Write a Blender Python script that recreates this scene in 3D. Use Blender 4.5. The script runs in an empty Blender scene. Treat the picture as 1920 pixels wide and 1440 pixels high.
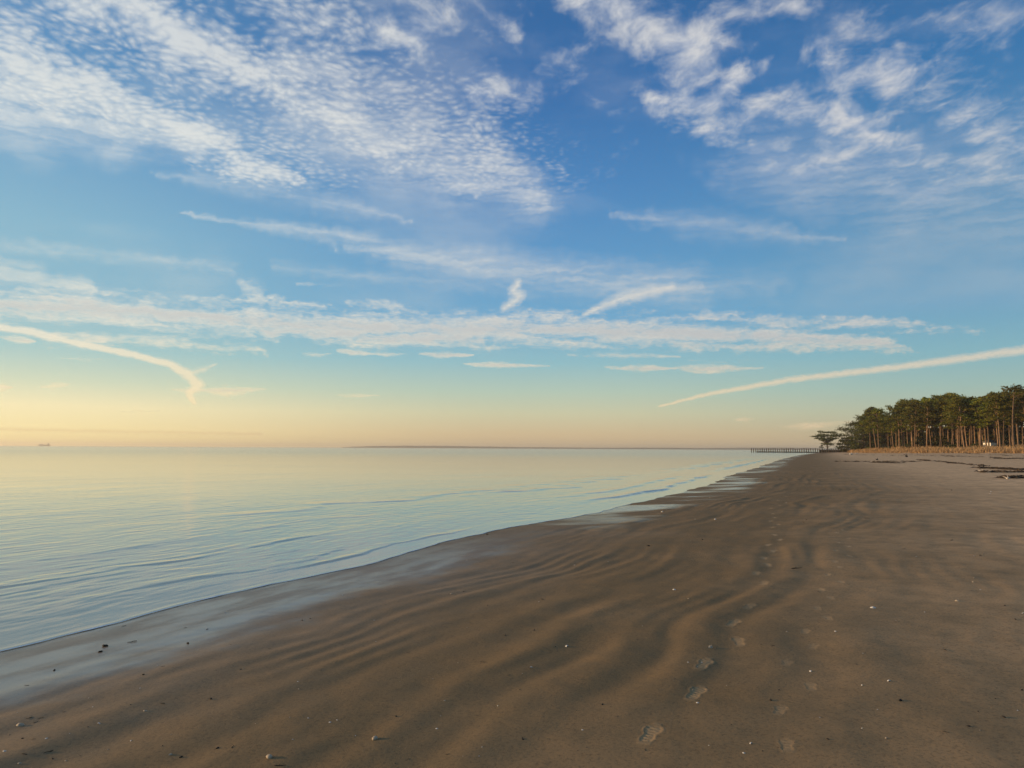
import bpy, bmesh, math, random
import numpy as np
from mathutils import Vector, Matrix

R = math.radians
SC = bpy.context.scene
COL = SC.collection
rng = np.random.default_rng(11)
random.seed(5)

# ------------------------------------------------------------------ camera frame
F = 1442.0                      # focal length in photograph pixels (1920 wide)
PITCH, ROLL = R(4.78), R(0.30)
CAMZ = 1.85                     # above the water
cam_rot = Matrix.Rotation(R(90) + PITCH, 3, 'X') @ Matrix.Rotation(ROLL, 3, 'Z')
CR = np.array(cam_rot)

def ray(px, py):
    v = np.array([px - 960.0, 720.0 - py, -F])
    d = CR @ v
    return d / np.linalg.norm(d)

def azel(px, py):
    d = ray(px, py)
    return math.degrees(math.atan2(d[0], d[1])), math.degrees(math.asin(d[2]))

def at(px, depth):              # ground position (x, y) seen in column px at a depth
    d = ray(px, 843)
    return d[0] / d[1] * depth, depth

# ------------------------------------------------------------------ noise
def perlin(x, y, seed=0):
    r = np.random.default_rng(seed)
    perm = r.permutation(4096)
    ang = r.random(4096) * 2 * np.pi
    gx, gy = np.cos(ang), np.sin(ang)
    xi = np.floor(x).astype(np.int64); yi = np.floor(y).astype(np.int64)
    xf = x - xi; yf = y - yi
    def g(ix, iy, dx, dy):
        h = perm[(perm[ix & 4095] + iy) & 4095]
        return gx[h] * dx + gy[h] * dy
    u = xf * xf * xf * (xf * (xf * 6 - 15) + 10); v = yf * yf * yf * (yf * (yf * 6 - 15) + 10)
    a = g(xi, yi, xf, yf); b = g(xi + 1, yi, xf - 1, yf)
    c = g(xi, yi + 1, xf, yf - 1); d = g(xi + 1, yi + 1, xf - 1, yf - 1)
    return (a + (b - a) * u + ((c + (d - c) * u) - (a + (b - a) * u)) * v) * 1.5

def fbm(x, y, seed=0, octs=3, gain=.5):
    s = 0; a = 1.0
    for k in range(octs):
        s = s + a * perlin(x * 2 ** k, y * 2 ** k, seed + k); a *= gain
    return s

def sstep(a, b, x):
    t = np.clip((x - a) / (b - a), 0, 1)
    return t * t * (3 - 2 * t)

# ------------------------------------------------------------------ shoreline and dune edge in plan
def plan(px, py, z=0.0):
    d = ray(px, py); t = (z - CAMZ) / d[2]
    return (d[0] * t, d[1] * t)

shore_px = [(0, 1222), (125, 1192), (230, 1167), (340, 1135), (415, 1117), (500, 1097), (590, 1080), (695, 1057), (830, 1017),
            (950, 990), (1050, 974), (1130, 957), (1190, 941), (1294, 922), (1349, 899), (1406, 880), (1440, 870), (1466, 860.5), (1500, 852.9)]
SH = [plan(*p) for p in shore_px]
SH = [(-3000., -7000.), (-180., -420.), (-22., -36.), (-9.6, -6.)] + SH + [(199., 503.), (206., 522.), (196., 534.), (204., 560.), (262., 596.), (420., 640.), (3000., 1300.), (11500., 3000.)]
LAND = SH + [(11500., -9000.), (-3000., -9000.)]
gr = [at(1586, 425), at(1610, 385), at(1650, 345), at(1700, 312), at(1800, 275), at(1920, 238), at(2050, 205)]
GR = [(420., 600.), (300., 560.), (238., 520.), (205., 470.)] + gr + [(175., 120.), (150., 40.), (120., -100.), (100., -3000.)]
DUNE = GR + [(9000., -3000.), (9000., 1500.)]

def sdist(x, y, line, poly):
    best = np.full(x.shape, 1e18)
    for (ax, ay), (bx, by) in zip(line[:-1], line[1:]):
        dx, dy = bx - ax, by - ay
        t = np.clip(((x - ax) * dx + (y - ay) * dy) / (dx * dx + dy * dy), 0, 1)
        best = np.minimum(best, (x - ax - t * dx) ** 2 + (y - ay - t * dy) ** 2)
    ins = np.zeros(x.shape, bool)
    n = len(poly)
    for i in range(n):
        (ax, ay), (bx, by) = poly[i], poly[(i + 1) % n]
        if ay == by: continue
        c = ((ay > y) != (by > y)) & (x < (bx - ax) * (y - ay) / (by - ay) + ax)
        ins ^= c
    d = np.sqrt(best)
    return np.where(ins, d, -d)

def shore_delta(x, y):          # lobes of the waterline
    dist = np.sqrt(x * x + y * y)
    a = .05 + .35 * sstep(14, 24, dist) * (1 - sstep(200, 400, dist))
    k = sstep(15, 22, dist)
    n1 = perlin(x * 1.1 + 3, y * .9, 31) * .6 + perlin(x * 3.1, y * 2.7, 32) * .25
    n2 = .6 * perlin(x * .13, y * .24, 36) + .18 * perlin(x * .31, y * .6, 37) + .7 * perlin(x * .20, y * .16, 33) + .25 * perlin(x * .5, y * .7, 34) + .1 * perlin(x * 1.2, y * 1.3, 35)
    return a * (n1 * (1 - k) + n2 * k * 1.2)

# footprints: (x, y, heading, strength, length)
FP = []
t1 = [(520, 820), (690, 670), (720, 565), (850, 480), (830, 410), (890, 350), (945, 262), (915, 225), (960, 192), (945, 168), (980, 142),
      (960, 120), (1005, 102), (985, 83), (998, 40), (975, 52), (985, 14), (970, 26), (978, 0)]
t2 = [(1030, 878), (1005, 742), (1120, 655), (1030, 568), (1130, 505), (1100, 450), (1185, 405), (1145, 365), (1195, 325), (1160, 292),
      (1235, 265), (1185, 235), (1228, 210), (1212, 190), (1265, 170), (1215, 150), (1262, 133), (1225, 118), (1262, 103), (1218, 80), (1240, 70)]
t1 = [(960 + a / 2, 960 + b / 2) for a, b in t1] + [(1446, 950), (1462, 944), (1458, 934), (1474, 927), (1472, 919), (1486, 912)]
t2 = [(960 + a / 2, 960 + b / 2) for a, b in t2] + [(1568, 983), (1590, 976), (1566, 968), (1582, 960), (1562, 951), (1578, 943)]
for trk, st, ln in ((t1, 1.0, .28), (t2, .75, .17)):
    for i, (px, py) in enumerate(trk):
        x, y = plan(px, py, .22)
        FP.append((x, y, math.atan2(.33, 1) + random.uniform(-.15, .25), min(1, st * random.uniform(.7, 1) * (1 if i < 8 else 1.35)), ln))

def height(x, y, full=False):
    x = np.asarray(x, float); y = np.asarray(y, float)
    s = sdist(x, y, SH, LAND); g = sdist(x, y, GR, DUNE)
    sd = s + shore_delta(x, y)
    dist = np.sqrt(x * x + y * y)
    up = np.where(sd < 7, .034 * sd, .238 + .0145 * (sd - 7))
    up = np.minimum(up, 1.05 + .003 * np.maximum(sd - 60, 0))
    h = np.where(sd > 0, up, np.maximum(.05 * sd, -3.0))
    h = np.where(sd > 800, 1.05 + .003 * 740, h)
    # low ridges and troughs lying parallel to the waterline
    al = x * .37 + y * .93
    w = .50 * perlin(al * .10, s * .10, 41) + .13 * perlin(al * .45, s * .5, 42)
    c = s + w * 1.1 - al * .05
    hx, hy = plan(1500, 1000, .28)
    env = sstep(.6, 2.6, s) * (1 - .75 * np.exp(-((x - hx) ** 2 + (y - hy) ** 2) / 6.))
    fade = (1 - .5 * sstep(25, 90, dist)) * (1 - .5 * sstep(6.5, 9, s) - .32 * sstep(9, 13, s))
    patch = (.7 + .95 * np.clip(.5 + perlin(al * .16, s * .35, 43), 0, 1)) * (1 - .35 * sstep(6, 10, s))
    rid = .0065 * np.sin(c * 2 * np.pi / .62 + 1.5 * perlin(al * .3, s * .4, 44)) * np.clip(.4 + 1.4 * perlin(al * .22, s * .7, 45), 0, 1.2)
    rid += .0028 * np.sin(c * 2 * np.pi / .29 + 3 * perlin(al * .5, s, 53)) * np.clip(.2 + 1.5 * perlin(al * .3, s * .5, 54), 0, 1)
    rid += .0135 * perlin(al * .33, c * 1.15, 46) + .006 * perlin(al * .8, c * 2.6, 47)
    rid += .003 * perlin(al * 2.3, c * 4.4, 48)
    h = h + rid * env * patch * fade * (1 - sstep(-1, 4, g))
    h = h + .0015 * perlin(x * 5, y * 5, 49) * sstep(.3, 1.5, s) * (dist < 60)
    # upper beach lumps
    ub = sstep(22, 40, s)
    h = h + ub * (.06 * perlin(x * .25, y * .12, 50) + .045 * perlin(x * .9, y * .5, 51) + .02 * perlin(x * 2.4, y * 1.6, 55)) * (1 - sstep(400, 700, dist))
    # dune bank
    h = np.where(g > 0, h + sstep(0, 11, g) * (1.0 + .25 * perlin(x * .06, y * .06, 52)), h)
    if not full: return h
    pr = np.zeros(x.shape)
    for (fx, fy, hd, st, ln) in FP:
        m = (np.abs(x - fx) < .35) & (np.abs(y - fy) < .35)
        if not m.any(): continue
        dx = x[m] - fx; dy = y[m] - fy
        u = dx * math.sin(hd) + dy * math.cos(hd); v = dx * math.cos(hd) - dy * math.sin(hd)
        un = u / ln
        wid = np.interp(un, [-.5, -.3, -.05, .2, .4, .5], [.030, .040, .030, .052, .045, .02]) * (1 if ln > .25 else .8)
        e = np.maximum(np.abs(v) / wid, np.abs(un) / .5)
        ins = 1 - sstep(.8, 1.05, e)
        rim = np.exp(-((e - 1.15) / .16) ** 2)
        tread = (.55 + .9 * np.clip(.4 + perlin(dx * 22 + fx * 9, dy * 22, 57), 0, 1)) * np.sin(u * 2 * np.pi / .042 + 14 * v) * np.cos(v * 60)
        h[m] += st * (-.0022 * ins + .0018 * rim + .0030 * tread * ins)
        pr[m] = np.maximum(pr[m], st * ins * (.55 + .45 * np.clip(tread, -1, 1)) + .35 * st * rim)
    return h, s, g, sd, pr

def ground(px, py):
    d = ray(px, py); z = .2
    for _ in range(12):
        t = (z - CAMZ) / d[2]
        z = .5 * z + .5 * float(height(np.array([d[0] * t]), np.array([d[1] * t]))[0])
    t = (z - CAMZ) / d[2]
    return d[0] * t, d[1] * t, float(height(np.array([d[0] * t]), np.array([d[1] * t]))[0])

def gz(x, y): return float(height(np.array([float(x)]), np.array([float(y)]))[0])

# ------------------------------------------------------------------ node helpers
class NT:
    def __init__(s, tree): s.t = tree
    def n(s, typ, **k):
        o = s.t.nodes.new(typ)
        for a, b in k.items(): setattr(o, a, b)
        return o
    def put(s, sock, v):
        if isinstance(v, bpy.types.NodeSocket): s.t.links.new(v, sock)
        elif v is not None:
            if hasattr(sock.default_value, '__len__') and not isinstance(v, (int, float)) and len(sock.default_value) == 4 and len(v) == 3: v = (*v, 1)
            sock.default_value = v
    def m(s, op, a, b=None, c=None, clamp=False):
        o = s.n('ShaderNodeMath', operation=op, use_clamp=clamp)
        for i, v in enumerate((a, b, c)):
            if v is not None: s.put(o.inputs[i], v)
        return o.outputs[0]
    def vm(s, op, a, b=None, c=None, scale=None):
        o = s.n('ShaderNodeVectorMath', operation=op)
        for i, v in enumerate((a, b, c)):
            if v is not None: s.put(o.inputs[i], v)
        if scale is not None: s.put(o.inputs['Scale'], scale)
        return o.outputs['Value'] if op in ('DOT_PRODUCT', 'LENGTH', 'DISTANCE') else o.outputs[0]
    def mix(s, f, a, b, typ='RGBA', blend='MIX'):
        o = s.n('ShaderNodeMix', data_type=typ)
        if typ == 'RGBA': o.blend_type = blend; i = (0, 6, 7); q = 2
        else: i = (0, 2, 3); q = 0
        s.put(o.inputs[i[0]], f); s.put(o.inputs[i[1]], a); s.put(o.inputs[i[2]], b)
        return o.outputs[q]
    def noise(s, vec, scale, detail=3, rough=.5, dist=0., dim='3D', out=0, lac=2.):
        o = s.n('ShaderNodeTexNoise', noise_dimensions=dim)
        s.put(o.inputs['Vector'], vec); s.put(o.inputs['Scale'], scale); s.put(o.inputs['Detail'], detail)
        s.put(o.inputs['Roughness'], rough); s.put(o.inputs['Distortion'], dist); s.put(o.inputs['Lacunarity'], lac)
        return o.outputs[out]
    def ramp(s, f, stops, interp='LINEAR'):
        o = s.n('ShaderNodeValToRGB'); cr = o.color_ramp; cr.interpolation = interp
        while len(cr.elements) < len(stops): cr.elements.new(.5)
        for e, (p, c) in zip(cr.elements, stops):
            e.position = p; e.color = (c, c, c, 1) if isinstance(c, (int, float)) else (*c, 1)
        s.put(o.inputs[0], f)
        return o.outputs[0]
    def rng(s, v, a, b, c=0., d=1., smooth=True):
        o = s.n('ShaderNodeMapRange', interpolation_type='SMOOTHSTEP' if smooth else 'LINEAR')
        for i, q in enumerate((v, a, b, c, d)): s.put(o.inputs[i], q)
        return o.outputs[0]
    def xyz(s, x, y, z=0.):
        o = s.n('ShaderNodeCombineXYZ')
        for i, v in enumerate((x, y, z)): s.put(o.inputs[i], v)
        return o.outputs[0]
    def sep(s, v):
        o = s.n('ShaderNodeSeparateXYZ'); s.put(o.inputs[0], v); return o.outputs
    def bump(s, h, strength, dist, normal=None):
        o = s.n('ShaderNodeBump'); s.put(o.inputs['Height'], h); s.put(o.inputs['Strength'], strength); s.put(o.inputs['Distance'], dist)
        if normal is not None: s.put(o.inputs['Normal'], normal)
        return o.outputs[0]

def lin(c):
    return tuple(((v / 255) / 12.92 if v / 255 <= .04045 else ((v / 255 + .055) / 1.055) ** 2.4) for v in c)

def material(name):
    m = bpy.data.materials.new(name); m.use_nodes = True
    t = NT(m.node_tree); b = m.node_tree.nodes['Principled BSDF']
    return m, t, b

# ------------------------------------------------------------------ sky
def build_world():
    w = bpy.data.worlds.new('World'); SC.world = w; w.use_nodes = True
    t = NT(w.node_tree); bg = w.node_tree.nodes['Background']
    tc = t.n('ShaderNodeTexCoord').outputs['Generated']
    d = t.vm('NORMALIZE', tc)
    x, y, z = t.sep(d)
    az = t.m('MULTIPLY', t.m('ARCTAN2', x, y), 57.29578)
    el = t.m('MULTIPLY', t.m('ARCSINE', z), 57.29578)
    p = t.xyz(az, el)
    # clear sky colour by height above the horizon, warmer towards the sun
    def E(py): return max(0., azel(960, py)[1]) / 60
    def stops(lst): return [(E(py), lin(c)) for py, c in lst]
    L = stops([(840, (252, 226, 160)), (815, (255, 235, 174)), (775, (252, 238, 190)), (735, (214, 222, 194)), (680, (168, 203, 203)), (600, (142, 187, 205)),
               (480, (138, 184, 206)), (350, (116, 166, 202)), (180, (92, 144, 190)), (20, (86, 136, 184))])
    M = stops([(840, (205, 178, 142)), (815, (214, 190, 150)), (775, (206, 204, 170)), (735, (182, 202, 185)), (680, (146, 190, 200)), (600, (116, 170, 205)),
               (480, (98, 154, 200)), (350, (80, 136, 190)), (180, (62, 114, 172)), (20, (56, 106, 162))])
    Rr = stops([(840, (195, 172, 140)), (815, (192, 178, 145)), (775, (180, 188, 165)), (735, (160, 188, 180)), (680, (134, 180, 192)), (600, (112, 164, 196)),
                (480, (94, 150, 188)), (350, (80, 136, 182)), (180, (60, 118, 172)), (20, (50, 102, 156))])
    # brightening round the sun, outside the frame
    sky = t.n('ShaderNodeTexSky', sky_type='NISHITA'); sky.sun_disc = False
    sky.sun_elevation = SUN_EL; sky.sun_rotation = SUN_AZ; sky.dust_density = 1.5; sky.air_density = 1.0
    nis = t.vm('SCALE', sky.outputs[0], scale=.1)
    f0 = t.m('DIVIDE', t.m('MAXIMUM', el, 0.), 60.)
    rb = t.mix(t.rng(az, 2., 34.), t.mix(t.rng(az, -36., 2.), t.ramp(f0, L), t.ramp(f0, M)), t.ramp(f0, Rr))
    # glow round the sun, which stands outside the frame
    sd0 = (math.sin(SUN_AZ) * math.cos(SUN_EL), math.cos(SUN_AZ) * math.cos(SUN_EL), math.sin(SUN_EL))
    glow = t.m('POWER', t.m('MAXIMUM', t.vm('DOT_PRODUCT', d, sd0), 0.), 14.)
    rb = t.vm('ADD', rb, t.vm('SCALE', (1.6, 1.15, .6), scale=glow))
    # loose high cloud over the part of the sky the cloud field does not reach
    zz = t.m('ADD', t.m('MAXIMUM', z, 0.), .035)
    hc = t.rng(t.noise(t.xyz(t.m('DIVIDE', x, zz), t.m('DIVIDE', y, zz)), 2., 5, .6, dim='2D'), .42, .7, 0., .5)
    outside = t.m('MAXIMUM', t.rng(t.m('ABSOLUTE', az), 44., 52.), t.rng(el, 37., 43.))
    col = t.mix(t.m('MULTIPLY', hc, outside), t.mix(.03, rb, nis), (.72, .74, .76, 1))
    col = t.mix(t.rng(el, -1., -.2, 1., 0.), col, (.30, .26, .19, 1))
    t.put(bg.inputs['Color'], t.vm('SCALE', col, scale=1 / .15)); bg.inputs['Strength'].default_value = .15
    w.cycles.sampling_method = 'MANUAL'; w.cycles.sample_map_resolution = 512

SUN_EL, SUN_AZ = R(8.0), R(-84.0)      # azimuth from the +Y axis, negative = left
build_world()
sd_ = Vector((math.sin(SUN_AZ) * math.cos(SUN_EL), math.cos(SUN_AZ) * math.cos(SUN_EL), math.sin(SUN_EL)))
sun = bpy.data.lights.new('sun', 'SUN'); sun.energy = 4.8; sun.angle = R(.6); sun.color = (1., .68, .38)
so = bpy.data.objects.new('sun', sun); COL.objects.link(so); so.rotation_euler = (-sd_).to_track_quat('-Z', 'Y').to_euler(); so.location = (0, 0, 60)

cam = bpy.data.cameras.new('camera'); cam.lens = F / 1920 * 36; cam.sensor_width = 36; cam.clip_start = .05; cam.clip_end = 60000
co = bpy.data.objects.new('camera', cam); COL.objects.link(co)
co.matrix_world = Matrix.Translation((0, 0, CAMZ)) @ cam_rot.to_4x4()
SC.camera = co
SC.view_settings.view_transform = 'Standard'; SC.view_settings.look = 'None'; SC.view_settings.exposure = 0; SC.view_settings.gamma = 1
SC.cycles.max_bounces = 5; SC.cycles.diffuse_bounces = 2; SC.cycles.glossy_bounces = 3; SC.cycles.transmission_bounces = 2; SC.cycles.volume_bounces = 0
SC.cycles.transparent_max_bounces = 4; SC.cycles.use_denoising = True; SC.cycles.use_adaptive_sampling = True; SC.cycles.adaptive_threshold = .01; SC.cycles.adaptive_min_samples = 8
SC.cycles.caustics_reflective = False; SC.cycles.caustics_refractive = False
SC.cycles.sample_clamp_indirect = 4

# ------------------------------------------------------------------ clouds: one high shell of sky, 25 km out, open towards the sun
SEGS = []                       # (class, warp, az0, el0, az1, el1, r0, r1, weight, flattening)
def chain(cl, wp, pts, rs, wt, flat=1.0):
    for i in range(len(pts) - 1):
        SEGS.append((cl, wp, *azel(*pts[i]), *azel(*pts[i + 1]), rs[i] / 25.2, rs[i + 1] / 25.2, wt, flat))
# mottled sheet, upper left
chain('a', 'big', [(-150, 60), (40, 125), (230, 205), (430, 280), (560, 335)], [100, 85, 70, 55, 30], 1.25)
chain('a', 'big', [(150, -60), (330, 60), (500, 150), (620, 215)], [100, 90, 75, 60], 1.25)
chain('a', 'big', [(620, 215), (740, 275), (900, 345)], [60, 60, 40], .62)
chain('a', 'big', [(-100, -30), (200, 90), (420, 220), (620, 320)], [190, 190, 150, 80], .42)
chain('a', 'big', [(480, -40), (640, 90), (800, 230), (1000, 330)], [190, 180, 130, 70], .5)
chain('a', 'big', [(870, 130), (970, 230), (1080, 320)], [70, 80, 60], .32)
# veil without structure
chain('b', 'big', [(-60, 190), (120, 225), (360, 285)], [85, 85, 40], 1.0)
chain('b', 'big', [(560, 160), (780, 290), (1000, 360)], [110, 140, 80], .8)
chain('b', 'w', [(300, 326), (520, 352), (790, 420)], [8, 46, 8], .55)
chain('b', 'w', [(350, 400), (620, 440), (760, 476), (960, 500), (1300, 540)], [4, 26, 44, 50, 60], .8)
chain('b', 'w', [(640, 462), (760, 482), (880, 505)], [10, 20, 12], .8)
chain('b', 'w', [(-20, 455), (200, 478), (430, 502)], [20, 18, 14], .5)
chain('b', 'w', [(520, 500), (800, 525), (1010, 545), (1450, 530)], [18, 22, 30, 50], .42)
chain('b', 'w', [(1150, 402), (1350, 425), (1590, 450)], [12, 46, 8], .55)
chain('b', 'big', [(1420, 300), (1720, 360), (1950, 330)], [110, 150, 170], .62)
chain('b', 'w', [(-40, 505), (60, 520), (170, 538)], [38, 28, 16], 1.0)
# puffs, top centre and right
chain('c', 'big', [(1060, -40), (1200, 40), (1300, 90)], [70, 95, 105], 1.0)
chain('c', 'big', [(1300, 90), (1360, 50)], [85, 70], .85)
chain('c', 'big', [(1235, 185), (1330, 165), (1400, 140)], [50, 62, 40], 1.0)
chain('c', 'big', [(1310, 235), (1430, 205), (1560, 200)], [48, 42, 55], .8)
chain('c', 'big', [(1250, 0), (1480, 10), (1640, 30)], [80, 80, 60], .62)
chain('c', 'big', [(1520, 90), (1610, 150), (1720, 130)], [80, 95, 60], .92)
chain('c', 'big', [(1560, 220), (1600, 245), (1620, 275)], [70, 75, 50], .95)
chain('c', 'big', [(1400, 285), (1540, 295), (1700, 290)], [42, 45, 50], .62)
chain('c', 'big', [(1620, 20), (1800, 60), (1940, 30)], [50, 80, 60], .5)
chain('c', 'big', [(1760, 190), (1850, 215), (1960, 250)], [80, 90, 90], .6)
chain('c', 'big', [(1700, 300), (1900, 320)], [80, 90], .5)
chain('c', 'big', [(740, 60), (880, 20), (975, 50)], [70, 70, 60], .68)
chain('c', 'big', [(900, 170), (1000, 175), (1080, 90)], [55, 55, 50], .52)
chain('c', 'big', [(1080, 150), (1160, 250)], [60, 60], .42)
# long low bank and small flat clouds under it
chain('e', 'w', [(-30, 575), (130, 575), (330, 590), (600, 610), (760, 616), (960, 616), (1200, 620), (1440, 632), (1700, 648)],
          [44, 46, 48, 42, 50, 52, 48, 34, 14], 1.1, 1.3)
chain('e', 'w', [(480, 618), (700, 632), (900, 636)], [20, 32, 28], 1.1)
chain('e', 'w', [(650, 566), (720, 572), (800, 592)], [16, 20, 22], .9)
chain('e', 'w', [(1300, 596), (1500, 604), (1830, 618)], [20, 18, 10], .8)
chain('e', 'w', [(1560, 598), (1690, 604)], [12, 14], .9)
chain('e', 'w', [(1270, 645), (1390, 650), (1460, 643)], [16, 18, 12], .95)
chain('e', 'p3', [(560, 532), (660, 536)], [8, 8], .6)
chain('e', 'w', [(400, 560), (480, 562), (620, 572)], [10, 16, 12], .7)
chain('e', 'w', [(100, 632), (300, 640), (500, 657)], [26, 24, 14], .68)
for A, B, r_, wt in (((630, 656), (700, 664), 10, 1), ((700, 664), (770, 663), 8, .85), ((785, 663), (888, 666), 11, 1.15), ((870, 682), (1030, 686), 9, 1.05),
                     ((1130, 687), (1160, 687), 6, .9), ((1152, 691), (1260, 690), 12, 1.15), ((1260, 690), (1425, 690), 14, 1.0), ((1290, 676), (1440, 674), 10, .6),
                     ((1065, 665), (1280, 668), 12, .6), ((320, 730), (400, 731), 8, .9), ((370, 732), (500, 729), 14, 1.0), ((630, 741), (710, 741), 8, .7),
                     ((120, 672), (220, 673), 8, .65), ((75, 725), (140, 719), 10, .7), ((-20, 724), (25, 726), 10, .85), ((225, 772), (300, 770), 8, .6),
                     ((1382, 786), (1415, 785), 8, .85), ((1465, 800), (1600, 789), 14, .7), ((0, 633), (70, 640), 11, 1.0), ((560, 663), (620, 664), 9, .7)):
    mx_, my_ = A[0] * .6 + B[0] * .4, A[1] * .6 + B[1] * .4 + .8; chain('e', 'p3', [A, (mx_, my_), B], [r_ * .3, r_ * 1.1, r_ * .2], wt)
# twisted contrails
chain('h', 'p2', [(-40, 608), (60, 622), (130, 640), (250, 665), (320, 683), (352, 702), (371, 722)], [8, 9, 8, 8, 9, 12, 12], 1.35)
chain('h', 'p2', [(371, 722), (357, 737), (364, 755)], [15, 10, 6], 1.2)
chain('h', 'p2', [(352, 702), (405, 684)], [14, 3], .55)
chain('h', 'p2', [(1236, 762), (1330, 738), (1480, 712), (1700, 686), (1940, 653)], [3, 6, 8, 9, 11], 1.05)
chain('h', 'p2', [(946, 578), (962, 566), (975, 553), (962, 545), (972, 530)], [14, 17, 17, 15, 12], .85)
chain('h', 'p2', [(1095, 590), (1130, 574), (1175, 556), (1260, 538)], [6, 15, 22, 12], .8)
chain('h', 'p2', [(452, 530), (474, 545), (490, 560)], [14, 30, 18], .55)
chain('d', 'p2', [(-60, 803), (490, 814)], [6, 5], 1)

def cloud_mat():
    m, t, b_ = material('cloud_field')
    m.node_tree.nodes.remove(b_)
    d = t.vm('NORMALIZE', t.n('ShaderNodeTexCoord').outputs['Object'])
    x, y, z = t.sep(d)
    az = t.m('MULTIPLY', t.m('ARCTAN2', x, y), 57.29578); el = t.m('MULTIPLY', t.m('ARCSINE', z), 57.29578)
    p = t.xyz(az, el)
    acc = {k: t.n('ShaderNodeAttribute', attribute_name='cover_' + k).outputs['Fac'] for k in 'abcehd'}
    edge = t.n('ShaderNodeAttribute', attribute_name='edge').outputs['Fac']
    zz = t.m('ADD', t.m('MAXIMUM', z, 0.), .035)
    q = t.xyz(t.m('DIVIDE', x, zz), t.m('DIVIDE', y, zz))
    w2 = t.vm('SUBTRACT', t.noise(p, 1.3, 3, .6, out=1), (.5, .5, .5))
    pw = t.vm('MULTIPLY_ADD', w2, (1.6, .55, 0), p)
    nB2 = t.noise(q, 2.2, 3, .5, dim='2D')
    nS = t.noise(t.vm('MULTIPLY', pw, (.22, 1.5, 1.)), 1., 6, .62, .3, dim='2D')
    nF = t.noise(t.vm('MULTIPLY', p, (.4, 1.3, 1)), 2.6, 5, .6, dim='2D')
    qd = t.vm('MULTIPLY_ADD', t.vm('SUBTRACT', t.noise(q, 5., 2, .5, out=1), (.5, .5, .5)), (.10, .10, 0), q)
    vo = t.n('ShaderNodeTexVoronoi', feature='SMOOTH_F1', voronoi_dimensions='2D'); t.put(vo.inputs['Vector'], qd); t.put(vo.inputs['Scale'], 34.); t.put(vo.inputs['Smoothness'], .4)
    nA = t.noise(qd, 48., 4, .65, dim='2D'); nM = t.noise(t.vm('MULTIPLY', q, (1., .7, 1.)), 6., 5, .65, .2, dim='2D')
    tx = t.m('MULTIPLY_ADD', vo.outputs['Distance'], -.75, t.m('MULTIPLY_ADD', nA, .8, t.m('MULTIPLY', nM, 1.5)))
    A_ = t.m('MULTIPLY', t.rng(t.m('MULTIPLY_ADD', acc['a'], .95, t.m('MULTIPLY_ADD', nB2, .6, tx)), 1.15, 2.6), t.rng(acc['a'], 0., .35))
    nB = t.noise(t.vm('MULTIPLY', q, (1., .75, 1.)), 10., 7, .62, .25, dim='2D')
    dc = t.m('MULTIPLY_ADD', acc['c'], .62, t.m('MULTIPLY_ADD', nB2, .45, nB))
    C_ = t.m('MULTIPLY', t.rng(dc, .84, 1.55), t.rng(acc['c'], 0., .3))
    B_ = t.m('MULTIPLY', t.rng(acc['b'], 0., .9), t.rng(nS, .25, .75, .3, 1.1))
    nG = t.noise(t.vm('MULTIPLY', p, (.45, 1.5, 1)), 6., 4, .62, dim='2D')
    de = t.m('MULTIPLY_ADD', acc['e'], .62, t.m('MULTIPLY_ADD', nF, .35, t.m('MULTIPLY', nS, 1.15)))
    E_ = t.m('MULTIPLY', t.rng(t.m('MULTIPLY_ADD', nG, .3, de), 1.0, 1.68), t.rng(acc['e'], 0., .4))
    H_ = t.m('MULTIPLY', t.rng(t.m('MULTIPLY_ADD', nF, .5, t.m('MULTIPLY_ADD', nG, .5, acc['h'])), .50, 1.5), t.rng(acc['h'], 0., .25))
    grey = t.m('MULTIPLY', t.rng(t.m('MULTIPLY_ADD', nS, .8, acc['e']), 1.05, 1.6), .45)
    veil = t.m('MULTIPLY', t.rng(t.noise(t.vm('MULTIPLY', pw, (.05, .16, 1)), 1., 5, .55, dim='2D'), .42, .8), t.rng(el, 4., 12., 0., .35))
    inv = None
    for v, k in ((A_, .74), (C_, .86), (B_, .52), (E_, .84), (H_, .80), (veil, .6), (acc['d'], .3)):
        k_ = t.m('SUBTRACT', 1., t.m('MULTIPLY', v, k), clamp=True); inv = k_ if inv is None else t.m('MULTIPLY', inv, k_)
    alpha = t.m('MULTIPLY', t.m('SUBTRACT', 1., inv, clamp=True), edge)
    cc = t.ramp(t.m('DIVIDE', t.m('MAXIMUM', el, 0.), 40.), [(0., lin((242, 212, 165))), (.08, lin((242, 222, 182))), (.2, lin((228, 222, 208))), (.45, lin((226, 226, 222))), (.9, lin((226, 226, 224)))])
    cc = t.vm('MULTIPLY', cc, t.mix(t.rng(az, -35., 30.), (1.10, 1.10, 1.06, 1), (.88, .87, .90, 1)))
    cc = t.mix(grey, cc, lin((172, 176, 184)))
    cc = t.mix(t.m('MULTIPLY', t.m('MULTIPLY', t.rng(nB, .4, .66, 1., 0.), t.rng(acc['c'], 0., .3)), .30), cc, lin((150, 170, 205)))
    cc = t.mix(t.m('MULTIPLY', acc['d'], .8), cc, lin((205, 160, 115)))
    em = t.n('ShaderNodeEmission'); t.put(em.inputs[0], cc); em.inputs[1].default_value = 1.
    tr = t.n('ShaderNodeBsdfTransparent'); mx = t.n('ShaderNodeMixShader'); t.put(mx.inputs[0], alpha)
    lk = m.node_tree.links; lk.new(tr.outputs[0], mx.inputs[1]); lk.new(em.outputs[0], mx.inputs[2]); lk.new(mx.outputs[0], m.node_tree.nodes['Material Output'].inputs[0])
    m.cycles.emission_sampling = 'NONE'
    return m

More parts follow.
